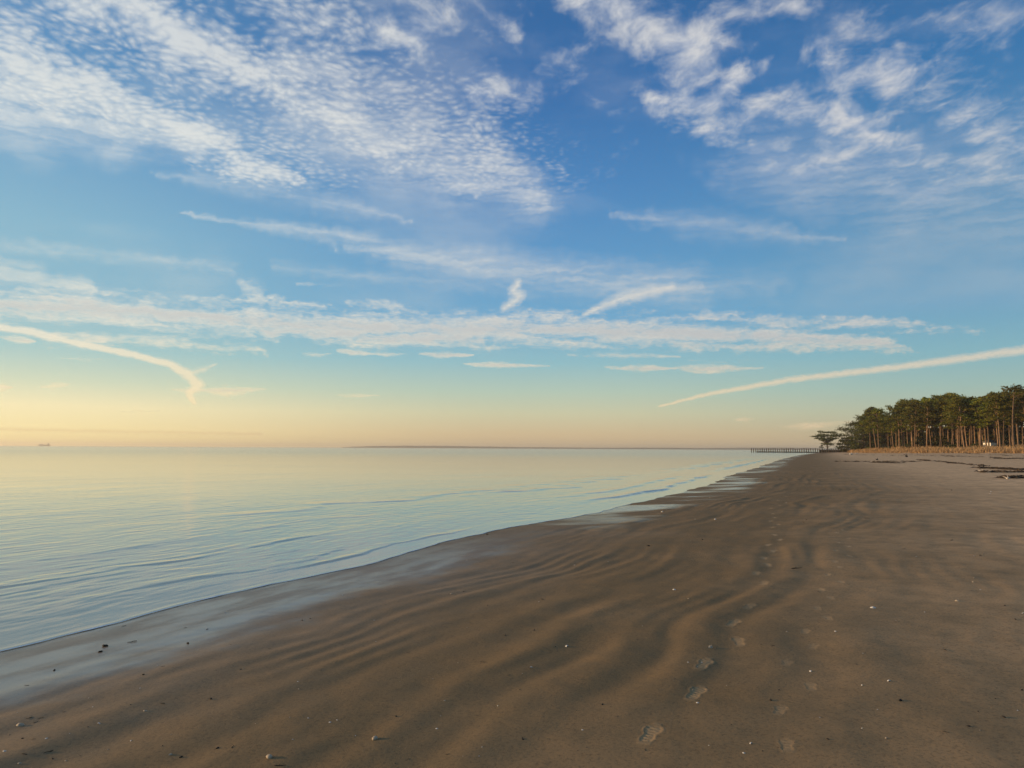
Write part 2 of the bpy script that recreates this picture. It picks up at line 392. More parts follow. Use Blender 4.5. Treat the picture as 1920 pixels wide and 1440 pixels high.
def build_clouds():
    azs = np.arange(-52, 52.01, .1); els = np.concatenate([np.arange(-.2, 14, .08), np.arange(14, 43.5, .13)])
    AZ_, EL_ = np.meshgrid(azs, els)
    n1x, n1y = fbm(AZ_ * .22, EL_ * .22, 201, 3), fbm(AZ_ * .22, EL_ * .22, 211, 3)
    n2x, n2y = fbm(AZ_ * 1.3, EL_ * 1.3, 221, 3, .6), fbm(AZ_ * 1.3, EL_ * 1.3, 231, 3, .6)
    n3x, n3y = fbm(AZ_ * .6, EL_ * .9, 241, 2), fbm(AZ_ * .6, EL_ * .9, 251, 2)
    WP = {'w': (AZ_ + .5 * n2x + .8 * n3x, EL_ + .17 * n2y + .16 * n3y), 'p3': (AZ_ + .3 * n2x, EL_ + .03 * n2y), 'p2': (AZ_ + .10 * n2x, EL_ + .035 * n2y)}
    WP['big'] = (AZ_ + 1.7 * n1x + .5 * n2x, EL_ + .9 * n1y + .2 * n2y)
    acc = {k: np.zeros_like(AZ_) for k in 'abcehd'}
    for cl, wp, a0, e0, a1, e1, r0, r1, wt, fl in SEGS:
        X_, Y_ = WP[wp]; bx, by = a1 - a0, e1 - e0
        hh = np.clip(((X_ - a0) * bx + (Y_ - e0) * by) / (bx * bx + by * by), 0, 1)
        dd = np.sqrt(((X_ - a0 - hh * bx) / fl) ** 2 + (Y_ - e0 - hh * by) ** 2)
        acc[cl] = np.maximum(acc[cl], np.clip(1 - dd / (r0 + hh * (r1 - r0)), 0, 1) * wt)
    edge = (1 - sstep(44, 51, np.abs(AZ_))) * (1 - sstep(37, 43, EL_))
    a_, e_ = np.radians(AZ_), np.radians(EL_); D = 25000.
    V = np.stack([np.sin(a_) * np.cos(e_), np.cos(a_) * np.cos(e_), np.sin(e_)], -1) * D
    nr, na = AZ_.shape; me = bpy.data.meshes.new('sky'); me.vertices.add(nr * na); me.vertices.foreach_set('co', V.astype(np.float32).ravel())
    i = np.arange(nr * na).reshape(nr, na); qd = np.stack([i[:-1, :-1], i[:-1, 1:], i[1:, 1:], i[1:, :-1]], -1).reshape(-1, 4)
    me.loops.add(len(qd) * 4); me.polygons.add(len(qd)); me.loops.foreach_set('vertex_index', qd.ravel().astype(np.int32))
    me.polygons.foreach_set('loop_start', (np.arange(len(qd)) * 4).astype(np.int32)); me.update(calc_edges=True)
    for k, v in [('cover_' + c, acc[c]) for c in acc] + [('edge', edge)]:
        me.attributes.new(k, 'FLOAT', 'POINT').data.foreach_set('value', v.astype(np.float32).ravel())
    me.materials.append(cloud_mat()); o = bpy.data.objects.new('sky', me); COL.objects.link(o); o['kind'] = 'structure'
    o['label'] = 'blue morning sky with mottled cloud sheets, a low bank and twisted contrails'
build_clouds()

# ------------------------------------------------------------------ mesh helpers
def grid_mesh(name, X, Y, Z, attrs=None, mat=None, kind='structure'):
    nr, na = X.shape
    me = bpy.data.meshes.new(name)
    me.vertices.add(nr * na)
    me.vertices.foreach_set('co', np.stack([X, Y, Z], -1).astype(np.float32).ravel())
    i = np.arange((nr - 1) * na).reshape(nr - 1, na); j = np.roll(i, -1, 1)
    q = np.stack([i, i + na, j + na, j], -1).reshape(-1, 4)
    # inner disc closed by a fan of the first ring
    nq = len(q)
    me.loops.add(nq * 4 + na); me.polygons.add(nq + 1)
    me.loops.foreach_set('vertex_index', np.concatenate([q[:, ::-1].ravel(), np.arange(na)[::-1]]).astype(np.int32))
    st = np.concatenate([np.arange(nq) * 4, [nq * 4]]).astype(np.int32)
    me.polygons.foreach_set('loop_start', st)
    me.polygons.foreach_set('use_smooth', np.ones(nq + 1, bool))
    me.update(calc_edges=True)
    for k, v in (attrs or {}).items():
        at_ = me.attributes.new(k, 'FLOAT', 'POINT'); at_.data.foreach_set('value', v.astype(np.float32).ravel())
    if mat: me.materials.append(mat)
    o = bpy.data.objects.new(name, me); COL.objects.link(o)
    if kind: o['kind'] = kind
    return o

def polar(rad, az):
    A, Rr = np.meshgrid(az, rad)
    return np.sin(A) * Rr, np.cos(A) * Rr
def geo(a, b, step): return np.exp(np.linspace(math.log(a), math.log(b), max(2, int(math.log(b / a) / step))))[:-1]

def obj(name, me, mat=None, parent=None, loc=None):
    if mat and not me.materials: me.materials.append(mat)
    o = bpy.data.objects.new(name, me); COL.objects.link(o)
    if parent: o.parent = parent
    if loc: o.location = loc
    return o
def tag(o, label=None, cat=None, group=None, kind=None):
    if label: o['label'] = label
    if cat: o['category'] = cat
    if group: o['group'] = group
    if kind: o['kind'] = kind
    return o
def empty(name, loc=(0, 0, 0), rz=0):
    o = bpy.data.objects.new(name, None); COL.objects.link(o); o.location = loc; o.rotation_euler = (0, 0, rz); o.empty_display_size = .1
    return o
def copy_tree(o):
    c = o.copy(); COL.objects.link(c)
    for ch in o.children:
        d = ch.copy(); COL.objects.link(d); d.parent = c
        for g in ch.children:
            e = g.copy(); COL.objects.link(e); e.parent = d
    return c

class MB:
    def __init__(s): s.v = []; s.f = []; s.n = 0
    def add(s, v, f):
        s.v.append(np.asarray(v, float).reshape(-1, 3)); s.f += [[i + s.n for i in q] for q in f]; s.n += len(s.v[-1])
    def tube(s, pts, rad, k=7, cap=True):
        pts = [Vector(p) for p in pts]; vs = []; fs = []
        for i, p in enumerate(pts):
            t = (pts[min(i + 1, len(pts) - 1)] - pts[max(i - 1, 0)]).normalized()
            a = t.orthogonal().normalized() if abs(t.z) < .9 else Vector((1, 0, 0)).cross(t).normalized()
            b = t.cross(a)
            for j in range(k):
                th = 2 * math.pi * j / k; vs.append(p + (a * math.cos(th) + b * math.sin(th)) * rad[i])
        for i in range(len(pts) - 1):
            for j in range(k): fs.append([i * k + j, i * k + (j + 1) % k, (i + 1) * k + (j + 1) % k, (i + 1) * k + j])
        if cap: fs.append(list(range(k))[::-1]); fs.append([(len(pts) - 1) * k + j for j in range(k)])
        s.add([tuple(v) for v in vs], fs)
    def box(s, x0, x1, y0, y1, z0, z1):
        s.add([(x0, y0, z0), (x1, y0, z0), (x1, y1, z0), (x0, y1, z0), (x0, y0, z1), (x1, y0, z1), (x1, y1, z1), (x0, y1, z1)],
              [[0, 3, 2, 1], [4, 5, 6, 7], [0, 1, 5, 4], [1, 2, 6, 5], [2, 3, 7, 6], [3, 0, 4, 7]])
    def mesh(s, name, mat=None, smooth=False):
        me = bpy.data.meshes.new(name); me.from_pydata(np.concatenate(s.v).tolist() if s.v else [], [], s.f)
        if smooth: me.polygons.foreach_set('use_smooth', np.ones(len(me.polygons), bool))
        if mat: me.materials.append(mat)
        me.update(); return me

# ------------------------------------------------------------------ materials
def sand_mat():
    m, t, b = material('beach_sand')
    pos = t.n('ShaderNodeNewGeometry').outputs['Position']
    def at_(n): return t.n('ShaderNodeAttribute', attribute_name=n).outputs['Fac']
    s, pr, g, rel = at_('inland'), at_('pressed'), at_('dune'), at_('relief')
    x, y, z = t.sep(pos)
    big = t.noise(pos, .35, 4, .55); mid = t.noise(pos, 2.2, 4, .6); fine = t.noise(pos, 45., 4, .7); grain = t.noise(pos, 260., 2, .6)
    dry = t.m('ADD', t.rng(s, 4.5, 15., 0., .95), t.m('MULTIPLY_ADD', big, .6, -.30), clamp=True)  # drier inland; ramp also paints in the distant sand's grazing-light brightness
    c = t.mix(dry, (.215, .138, .063, 1), (.70, .45, .235, 1))
    c = t.mix(t.rng(mid, .35, .7, 0., .45), c, (.150, .112, .060, 1))
    c = t.mix(t.m('MULTIPLY', t.rng(grain, .62, .78), .35), c, (.5, .42, .3, 1))
    c = t.mix(t.rng(fine, .3, .52, .5, 0.), c, (.07, .05, .03, 1))
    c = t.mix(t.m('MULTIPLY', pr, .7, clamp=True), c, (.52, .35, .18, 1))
    # upper beach strewn with straw-coloured bits
    st = t.noise(t.vm('MULTIPLY', pos, (.8, 1.6, 1.)), 1.3, 6, .7)
    c = t.mix(t.m('MULTIPLY', t.rng(st, .5, .62), t.rng(s, 24., 38., 0., .7)), c, (.16, .10, .05, 1))
    # wet strip
    ro = t.n('ShaderNodeVectorRotate', rotation_type='Z_AXIS'); t.put(ro.inputs['Vector'], pos); ro.inputs['Angle'].default_value = R(22)
    wr = t.vm('MULTIPLY', ro.outputs[0], (2.2, .55, 1.))
    wn = t.m('MULTIPLY_ADD', big, 1.6, t.m('MULTIPLY', mid, .7))
    wet = t.rng(t.m('SUBTRACT', s, wn), .0, .9, 1., 0.)
    far = t.rng(t.vm('LENGTH', pos), 9., 22., 1., .12)
    wet = t.m('MULTIPLY', wet, far)
    wet2 = t.m('MULTIPLY', far, t.rng(t.m('SUBTRACT', s, wn), .2, 3.4, 1., 0.))
    c = t.mix(t.m('MULTIPLY', wet, .35), c, (.10, .072, .042, 1))
    t.put(b.inputs['Base Color'], c)
    t.put(b.inputs['Roughness'], t.m('SUBTRACT', .92, t.m('MULTIPLY_ADD', wet, .30, t.m('MULTIPLY', wet2, .22))))
    t.put(b.inputs['Specular IOR Level'], t.m('MULTIPLY_ADD', wet2, .28, .07))
    tong = t.rng(t.noise(t.vm('MULTIPLY', pos, (.13, .26, 1.)), 1.3, 3, .5, .6), .47, .60)
    tong = t.m('MULTIPLY', t.m('MULTIPLY', tong, t.rng(t.m('SUBTRACT', s, wn), .3, 1.6, .85, 0.)), t.rng(t.vm('LENGTH', pos), 14., 24.))
    t.put(b.inputs['Coat Weight'], t.m('MAXIMUM', tong, t.m('MULTIPLY', t.m('MULTIPLY', wet, t.rng(t.vm('LENGTH', pos), 8., 20., 1., .2)), t.rng(t.noise(wr, 1.0, 4, .6), .36, .64, .0, .55)))); t.put(b.inputs['Coat Roughness'], t.m('MULTIPLY_ADD', mid, .25, .04))
    dd = t.vm('LENGTH', pos)
    k = t.rng(dd, 4., 60., 1., .25)
    hh = t.m('MULTIPLY_ADD', fine, .6, t.m('MULTIPLY_ADD', grain, .35, t.m('MULTIPLY', t.noise(pos, 12., 3, .6), 1.2)))
    t.put(b.inputs['Normal'], t.bump(hh, t.m('MULTIPLY', t.m('MULTIPLY', k, t.m('SUBTRACT', 1., t.m('MULTIPLY', wet, .8))), .6), .005))
    return m

def water_mat():
    m, t, b = material('sea_water')
    pos = t.n('ShaderNodeNewGeometry').outputs['Position']
    off = t.n('ShaderNodeAttribute', attribute_name='offshore').outputs['Fac']
    dd = t.vm('LENGTH', pos)
    c = t.mix(t.rng(off, 0., 9.), (.30, .26, .17, 1), (.21, .205, .145, 1))
    t.put(b.inputs['Base Color'], c)
    t.put(b.inputs['IOR'], 1.33)
    t.put(b.inputs['Specular IOR Level'], .75)
    t.put(b.inputs['Roughness'], t.rng(dd, 5., 300., .07, .13))
    rot = t.n('ShaderNodeVectorRotate', rotation_type='Z_AXIS'); t.put(rot.inputs['Vector'], pos); rot.inputs['Angle'].default_value = R(22)
    r1 = t.vm('MULTIPLY', rot.outputs[0], (1., .35, 1.))
    rip = t.noise(r1, 6.5, 4, .55, .5)
    rip2 = t.noise(r1, 1.6, 4, .55, .4)
    swell = t.noise(t.vm('MULTIPLY', rot.outputs[0], (.35, .09, 1.)), 1., 4, .6)
    calm = t.rng(t.noise(t.vm('MULTIPLY', pos, (.02, .09, 1)), 1., 4, .6), .35, .65, .35, 1.)
    hgt = t.m('MULTIPLY_ADD', rip, .012, t.m('MULTIPLY_ADD', rip2, .035, t.m('MULTIPLY', swell, .10)))
    st = t.m('MULTIPLY', t.m('MULTIPLY', t.rng(dd, 6., 300., .36, .2), t.rng(dd, 150., 900., 1., .12)), calm)
    t.put(b.inputs['Normal'], t.bump(hgt, st, 1.))
    return m

def simple(name, col, rough=.8, nscale=3., var=.3, col2=None, bump=0., bscale=20., spec=.3):
    m, t, b = material(name)
    tc = t.n('ShaderNodeTexCoord').outputs['Object']
    n = t.noise(tc, nscale, 4, .6)
    col2 = col2 or tuple(c * (1 - var) for c in col)
    t.put(b.inputs['Base Color'], t.mix(t.rng(n, .35, .65), (*col, 1), (*col2, 1)))
    b.inputs['Roughness'].default_value = rough; b.inputs['Specular IOR Level'].default_value = spec
    if bump: t.put(b.inputs['Normal'], t.bump(t.noise(tc, bscale, 4, .6), .6, bump))
    return m

def vary_by_object(m):
    t = NT(m.node_tree); b = m.node_tree.nodes['Principled BSDF']; src = b.inputs['Base Color'].links[0].from_socket
    oi = t.n('ShaderNodeObjectInfo'); hs = t.n('ShaderNodeHueSaturation'); t.put(hs.inputs['Color'], src)
    t.put(hs.inputs['Value'], t.rng(oi.outputs['Random'], 0., 1., .45, 1.25, False)); t.put(b.inputs['Base Color'], hs.outputs[0])
    return m

def foliage(name, c1, c2, c3):
    m, t, b = material(name)
    g = t.n('ShaderNodeNewGeometry'); oi = t.n('ShaderNodeObjectInfo')
    n = t.noise(g.outputs['Position'], .35, 3, .6)
    c = t.mix(t.rng(n, .35, .65), (*c1, 1), (*c2, 1))
    c = t.mix(t.m('MULTIPLY', g.outputs['Random Per Island'], .6), c, (*c3, 1))
    hs = t.n('ShaderNodeHueSaturation'); t.put(hs.inputs['Color'], c)
    t.put(hs.inputs['Value'], t.rng(oi.outputs['Random'], 0., 1., .62, 1.35, False)); t.put(hs.inputs['Hue'], t.rng(oi.outputs['Random'], 0., 1., .472, .512, False))
    t.put(b.inputs['Base Color'], hs.outputs[0]); b.inputs['Roughness'].default_value = .75; b.inputs['Specular IOR Level'].default_value = .2
    tr = t.n('ShaderNodeBsdfTranslucent'); t.put(tr.inputs[0], hs.outputs[0])
    mx = t.n('ShaderNodeMixShader'); mx.inputs[0].default_value = .22
    m.node_tree.links.new(b.outputs[0], mx.inputs[1]); m.node_tree.links.new(tr.outputs[0], mx.inputs[2])
    m.node_tree.links.new(mx.outputs[0], m.node_tree.nodes['Material Output'].inputs[0])
    return m

M_SAND, M_WATER = sand_mat(), water_mat()
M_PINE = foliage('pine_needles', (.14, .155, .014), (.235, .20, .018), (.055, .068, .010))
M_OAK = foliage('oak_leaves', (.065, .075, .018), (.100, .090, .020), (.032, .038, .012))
M_BARK = vary_by_object(simple('pine_bark', (.30, .18, .095), .9, 1.2, .4, (.16, .10, .06)))
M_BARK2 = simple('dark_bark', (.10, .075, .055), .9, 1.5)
M_TIMBER = simple('weathered_timber', (.10, .07, .045), .9, 1.0, .5)
M_STRAW = foliage('dry_grass', (.52, .36, .13), (.62, .47, .21), (.36, .24, .08))

# ------------------------------------------------------------------ sand and water sheets
HALF = R(47)
az_f = np.linspace(-HALF, HALF, 1180)
az_b = np.linspace(HALF, 2 * math.pi - HALF, 110)[1:-1]
AZ = np.concatenate([az_f, az_b])
rad = np.concatenate([geo(.25, 3, .06), geo(3, 15, .0026), geo(15, 60, .005), geo(60, 600, .0095), geo(600, 11600, .04), [11600.]])
X, Y = polar(rad, AZ)
H, S_, G_, SD_, PR_ = height(X, Y, True)
sand = grid_mesh('sand', X, Y, H, {'inland': SD_, 'pressed': PR_, 'dune': G_, 'relief': H}, M_SAND)
tag(sand, 'wide brown sandy beach with low ridges and footprints', 'beach')

azw = np.concatenate([np.linspace(-HALF, R(25), 760), np.linspace(R(25), 2 * math.pi - HALF, 140)[1:-1]])
radw = np.concatenate([geo(.5, 5, .05), geo(5, 40, .0035), geo(40, 600, .0075), geo(600, 11650, .03), [11650.]])
Xw, Yw = polar(radw, azw)
sw = sdist(Xw, Yw, SH, LAND) + shore_delta(Xw, Yw)
off = -sw
dw = np.sqrt(Xw ** 2 + Yw ** 2)
alw = Xw * .37 + Yw * .93
Zw = np.zeros_like(Xw)
offr = -sdist(Xw, Yw, SH, LAND)
def crest(o0, amp, wid, a0, a1, seed, wob=.25, raw=False):
    """a low wavelet running along the shore, o0 metres out"""
    oo = (offr if raw else off) - o0 - wob * perlin(alw * .35, alw * 0 + seed, seed) - .05 * perlin(alw * 1.6, off * 0.5, seed + 1)
    e = sstep(a0, a0 + (a1 - a0) * .25, alw) * (1 - sstep(a1 - (a1 - a0) * .3, a1, alw))
    e = e * (np.clip(.85 + .3 * perlin(alw * .08, off * .2, seed + 2), .4, 1.2) if raw else np.clip(.75 + .8 * perlin(alw * .5, off * .6, seed + 2), .15, 1.3))
    prof = np.where(oo < 0, np.exp(-(oo / (wid * .45)) ** 2), np.exp(-(oo / (wid * 1.6)) ** 2))
    return amp * e * prof
Zw += crest(3.0, .011, .14, 2., 17, 61) + crest(3.35, .006, .10, 3., 15, 62) + crest(2.6, .006, .10, 2, 14, 66)
Zw += crest(.95, .016, .13, 12.2, 15.6, 63, .15) + crest(.7, .012, .10, 9, 17, 64, .2) + crest(1.3, .010, .14, 6, 13, 65)
Zw += crest(1.5, .065, .22, 24, 62, 71, .3, True) + crest(3.2, .035, .35, 26, 60, 72, .6, True) + crest(6.5, .03, .5, 24, 60, 75, 1.)
Zw += crest(2.4, .13, .40, 62, 170, 73, .6, True) + crest(6, .06, .8, 50, 210, 74, 2.)
Zw += crest(5.0, .007, .25, 6, 22, 76, .6) + crest(8.0, .02, .5, 10, 60, 77, 1.)
nearw = sstep(.25, 1.2, off)
Zw += nearw * (dw < 60) * (.0032 * perlin(off * 3.4 + .5 * perlin(alw * .8, off, 90), alw * .9, 81) + .0028 * perlin(off * 8., alw * 2.4, 82))
Zw += nearw * .006 * perlin(off * .5, alw * .12, 83) * (dw < 400)
Zw *= sstep(.05, .5, off)
Zw += .004 * np.exp(-((off - .05) / .05) ** 2)
water = grid_mesh('water', Xw, Yw, Zw, {'offshore': off}, M_WATER)
tag(water, 'calm pale sea reflecting the morning sky', 'sea')

# thin foam along the swash edge
M_FOAM = simple('foam', (.85, .84, .80), .6, 20., .1)
fm = MB()
pts = []
nearline = SH[3:17]
for (ax, ay), (bx, by) in zip(nearline[:-1], nearline[1:]):
    L = math.hypot(bx - ax, by - ay); n = max(2, int(L / .03))
    for i in range(n):
        t_ = i / n; pts.append((ax + (bx - ax) * t_, ay + (by - ay) * t_, (by - ay) / L, -(bx - ax) / L))
P = np.array(pts)
# smooth the normals, then step onto the displaced waterline
for _ in range(3):
    dl = shore_delta(P[:, 0], P[:, 1]); s0 = sdist(P[:, 0], P[:, 1], SH, LAND) + dl
    P[:, 0] -= P[:, 2] * s0 * .9; P[:, 1] -= P[:, 3] * s0 * .9
al_ = P[:, 0] * .37 + P[:, 1] * .93
wd = .004 + .022 * np.clip(perlin(al_ * 2.3, al_ * 0, 91) + .15, 0, 1) + .006 * np.clip(perlin(al_ * 9, al_ * 0, 92), 0, 1)
wd = (wd + .003) * (1 - sstep(20, 32, P[:, 1]))
V = []
for (x, y, nx, ny), w_ in zip(P, wd):
    for o_, zz in ((-w_, .005), (0, .009 + w_ * .15), (w_, .0065)):
        V.append((x + nx * o_, y + ny * o_, zz))
Fs = []
for i in range(len(P) - 1):
    if wd[i] > .0005 and wd[i + 1] > .0005 and math.hypot(P[i + 1, 0] - P[i, 0], P[i + 1, 1] - P[i, 1]) < .3:
        for k in range(2): Fs.append([i * 3 + k, i * 3 + 3 + k, i * 3 + 4 + k, i * 3 + 1 + k])
fm.add(V, Fs)
o = obj('foam', fm.mesh('foam', M_FOAM, True)); tag(o, 'thin white foam line along the water edge', 'foam', kind='stuff')

# ------------------------------------------------------------------ leaf clouds
def leaves(clumps, n, size, seed, up=.45, lower=.35):
    """small leaf-sprays spread through flattened clumps (cx, cy, cz, rx, ry, rz)"""
    r = np.random.default_rng(seed)
    vol = np.array([c[3] * c[4] for c in clumps]); cnt = np.maximum(12, (n * vol / vol.sum()).astype(int))
    C = []
    for c, k in zip(clumps, cnt):
        u = r.normal(size=(k, 3)); u /= np.linalg.norm(u, axis=1)[:, None]
        u *= (r.random(k) ** .45)[:, None]
        u[:, 2] = np.where(u[:, 2] < 0, u[:, 2] * lower, u[:, 2])
        u *= 1 + .25 * np.sin(u[:, [1, 2, 0]] * 7 + c[0])
        C.append(u * np.array(c[3:6]) + np.array(c[:3]))
    C = np.concatenate(C); k = len(C)
    nrm = r.normal(size=(k, 3)); nrm[:, 2] = np.abs(nrm[:, 2]) + up; nrm /= np.linalg.norm(nrm, axis=1)[:, None]
    a = np.cross(nrm, r.normal(size=(k, 3))); a /= np.linalg.norm(a, axis=1)[:, None]; b = np.cross(nrm, a)
    sz = size * (.55 + .9 * r.random(k))[:, None]
    A, B = a * sz, b * sz * .55
    V = np.stack([C - A - B * .4, C - B + A * .1, C + A, C + B], 1).reshape(-1, 3)
    return V, [[4 * i, 4 * i + 1, 4 * i + 2, 4 * i + 3] for i in range(k)]

def pine(seed, h=22., crown0=.50, spread=4.2, lean=.0, nl=2000, sparse=False, fork=False):
    r = random.Random(seed)
    root = empty('pine_tree')
    tb = MB(); n = 9
    bx, by = r.uniform(-.5, .5), r.uniform(-.5, .5)
    path = []
    for i in range(n + 1):
        f = i / n; path.append(Vector((bx * math.sin(f * 3.0) * .8 + lean * f * f * h * .2, by * math.sin(f * 2.4) * .8, f * h * .96)))
    def P(f):
        i = min(int(f * n), n - 1); return path[i].lerp(path[i + 1], f * n - i)
    r0 = .30 * h / 22
    tb.tube([p - Vector((0, 0, .6 if i == 0 else 0)) for i, p in enumerate(path)], [r0 * (1.25 if i == 0 else 1) * (1 - .72 * i / n) for i in range(n + 1)], 8)
    cl = []
    nb = 9 if sparse else 15
    for i in range(nb):
        f = crown0 + (1 - crown0) * (i + .5) / nb; p = P(min(f, .99))
        th = i * 2.4 + r.uniform(-.5, .5)
        prof = math.sin(math.pi * min(1, .25 + .75 * (i + 1) / nb)) ** .6
        ln = spread * r.uniform(.45, 1.0) * (.35 + .75 * prof)
        e = p + Vector((math.cos(th) * ln, math.sin(th) * ln, r.uniform(.3, 1.5)))
        tb.tube([p, p.lerp(e, .5) + Vector((0, 0, .25)), e], [r0 * .32, r0 * .2, .04], 5, False)
        q = r.uniform(.7, 1.15)
        cl.append((e.x, e.y, e.z + .2, 1.9 * q, 1.9 * q, 1.0 * q))
        m_ = p.lerp(e, .55); 
        if not sparse or r.random() < .3: cl.append((m_.x, m_.y, m_.z + .5, 1.5 * q, 1.5 * q, .85 * q))
    top = P(.999); cl.append((top.x, top.y, top.z + .3, 1.9, 1.9, 1.2)); cl.append((top.x + r.uniform(-1, 1), top.y, top.z - .7, 2.1, 2.0, 1.0))
    for _ in range(5):                                   # dead snags below the crown
        f = r.uniform(.35, crown0); p = P(f); th = r.uniform(0, 6.3); ln = r.uniform(.5, 1.6)
        tb.tube([p, p + Vector((math.cos(th) * ln, math.sin(th) * ln, r.uniform(-.1, .5)))], [.06, .025], 4, False)
    if fork:
        p = P(crown0 - .12); e = p + Vector((r.choice((-1, 1)) * 2.0, .5, h * .22)); tb.tube([p, p.lerp(e, .4) + Vector((.3, 0, .1)), e], [r0 * .6, r0 * .45, r0 * .25], 6, False)
        cl.append((e.x, e.y, e.z, 2.2, 2.1, 1.3))
    obj('trunk', tb.mesh('pine_trunk', M_BARK, True), parent=root)
    mb = MB(); mb.add(*leaves(cl, nl, .36, seed)); obj('crown', mb.mesh('pine_crown', M_PINE), parent=root)
    return root

ORD = ['first', 'second', 'third', 'fourth', 'fifth', 'sixth', 'seventh', 'eighth', 'ninth', 'tenth', 'eleventh', 'twelfth', 'thirteenth', 'fourteenth', 'fifteenth',
       'sixteenth', 'seventeenth', 'eighteenth', 'nineteenth', 'twentieth']
def ordinal(i):
    if i < 20: return ORD[i]
    tens = {2: 'twenty', 3: 'thirty', 4: 'forty', 5: 'fifty'}
    n = i + 1
    return (tens[n // 10][:-1] + 'ieth') if n % 10 == 0 else tens[n // 10] + '-' + ORD[n % 10 - 1]

used = {}
def put(proto, x, y, sc=1., rz=0., zoff=0., sz=None):
    o = copy_tree(proto) if used.get(proto.name) else proto
    used[proto.name] = True
    o.location = (x, y, gz(x, y) - .15 + zoff); o.rotation_euler = (0, 0, rz); o.scale = (sc, sc, sz or sc)
    return o

protos = [pine(101), pine(102, crown0=.50, spread=3.8), pine(103, crown0=.42, spread=4.6), pine(104, crown0=.54, spread=4.4, lean=.35),
          pine(105, crown0=.46, spread=3.6, fork=True), pine(106, crown0=.58, spread=4.4), pine(107, crown0=.44, spread=4.4, lean=-.3), pine(108, crown0=.5, spread=4.0, fork=True)]
p_thin = pine(120, crown0=.58, spread=3.8, nl=620, sparse=True)
p_flag = pine(121, crown0=.80, spread=3.4, nl=520, sparse=True, lean=.3)

PD = lambda px: np.interp(px, [1590, 1640, 1700, 1800, 1920, 2020], [425, 386, 352, 314, 282, 262])
TOP = lambda px: np.interp(px, [1600, 1620, 1640, 1660, 1676, 1700, 1720, 1745, 1765, 1800, 1840, 1850, 1870, 1900, 1920, 2020],
                           [792, 776, 762, 775, 760, 750, 748, 742, 738, 740, 742, 740, 735, 733, 728, 724])
def top_height(px, d, ty):
    return CAMZ + (840.5 + (px - 960) * .00524 - ty) / F * d
def tree_at(proto, px, dd, ty, hp=22.):
    x, y = at(px, dd); H_ = top_height(px, dd, ty) - gz(x, y)
    return put(proto, x, y, 1., random.uniform(0, 6.28)), H_
def pine_put(proto, px, dd, ty, rz=None, wide=1.):
    x, y = at(px, dd); z0 = gz(x, y); Hh = top_height(px, dd, ty) - z0
    s = Hh / 22.5
    return put(proto, x, y, (.55 + .45 * s) * wide, random.uniform(0, 6.28) if rz is None else rz, sz=s)

front_px = [1643.5, 1648, 1676, 1686, 1693, 1711, 1715, 1718, 1737, 1747, 1762, 1766, 1771, 1779, 1784, 1789, 1796, 1799, 1805, 1809, 1814, 1819, 1824, 1829, 1834, 1838,
            1841, 1846, 1850, 1855, 1861, 1866, 1872, 1876, 1881, 1895, 1900, 1910, 1918, 1928, 1940]
special = {1676: (p_thin, 'pine with sparse crown of separate tufts near the shore end', None),
           1899: None}
names_front = {0: 'pine with pale trunk at the shore end of the stand, left of a twin', 1: 'pine standing close beside the shore-end pine, its right twin',
               2: 'thin pine with gappy tufted crown showing sky through it'}
fr = []
for i, px in enumerate(front_px):
    dd = float(PD(px)) + random.uniform(-6, 14)
    ty = float(TOP(px)) + random.uniform(2, 14)
    if i in (0, 1): ty = 762 + 3 * i
    pr_ = protos[(i * 5 + 3) % len(protos)]
    wide = 1.
    if i == 2: pr_ = p_thin; ty = 758
    o = pine_put(pr_, px, dd, ty, wide=random.uniform(.8, 1.2)); o.rotation_euler.x = random.gauss(0, .03); o.rotation_euler.y = random.gauss(0, .045)
    fr.append(o)
    lab = names_front.get(i) or ('tall pine with sunlit bare trunk, %s in the front row from the shore end' % ordinal(i))
    tag(o, lab, 'pine tree', 'pines in the front row of the stand')
o = pine_put(p_flag, 1902, 276, 720, rz=.3, wide=1.25); tag(o, 'tallest pine with flat windswept top poking above the whole stand', 'pine tree', 'pines in the front row of the stand')
back = []
for row in range(4):
    px = 1618 + row * 5
    while px < 1965:
        dd = float(PD(px)) + 18 + row * 16 + random.uniform(-7, 7)
        ty = float(TOP(px)) + random.uniform(-2, 9) + (3 if row < 2 else 0)
        if 1655 < px < 1690: ty += 12
        o = pine_put(protos[random.randrange(len(protos))], px, dd, ty, wide=random.uniform(.95, 1.2))
        tag(o, 'pine inside the stand with trunk in shade behind the front row', 'pine tree', 'pines in the shaded interior of the stand')
        px += random.uniform(9, 21)

# broad low oaks and shrubs
def broad(name, seed, h, w, tiers, nl, size, trunk_r=.35, mat=M_OAK, base=.25, low=.5):
    r = random.Random(seed); root = empty(name); tb = MB(); cl = []
    tb.tube([(0, 0, -.5), (.1, 0, h * .12), (.3, .1, h * base), (.2, 0, h * .55), (0, 0, h * .85)], [trunk_r * 1.3, trunk_r, trunk_r * .8, trunk_r * .5, .08], 8)
    for (fz, fr_, n) in tiers:
        for k in range(n):
            th = 2 * math.pi * k / n + r.uniform(-.4, .4); rr = w * fr_ * r.uniform(.45, 1.)
            e = Vector((math.cos(th) * rr, math.sin(th) * rr, h * fz + r.uniform(-.04, .04) * h))
            s_ = Vector((.2, 0, h * max(.15, fz * .55)))
            tb.tube([s_, s_.lerp(e, .55) + Vector((0, 0, -.02 * h)), e], [trunk_r * .45, trunk_r * .25, .06], 5, False)
            q = r.uniform(.75, 1.2) * w * .24
            cl.append((e.x, e.y, e.z, q * 1.15, q * 1.15, q * low))
    obj('trunk', tb.mesh(name + '_trunk', M_BARK2, True), parent=root)
    mb = MB(); mb.add(*leaves(cl, nl, size, seed, lower=.6)); obj('crown', mb.mesh(name + '_crown', mat), parent=root)
    return root
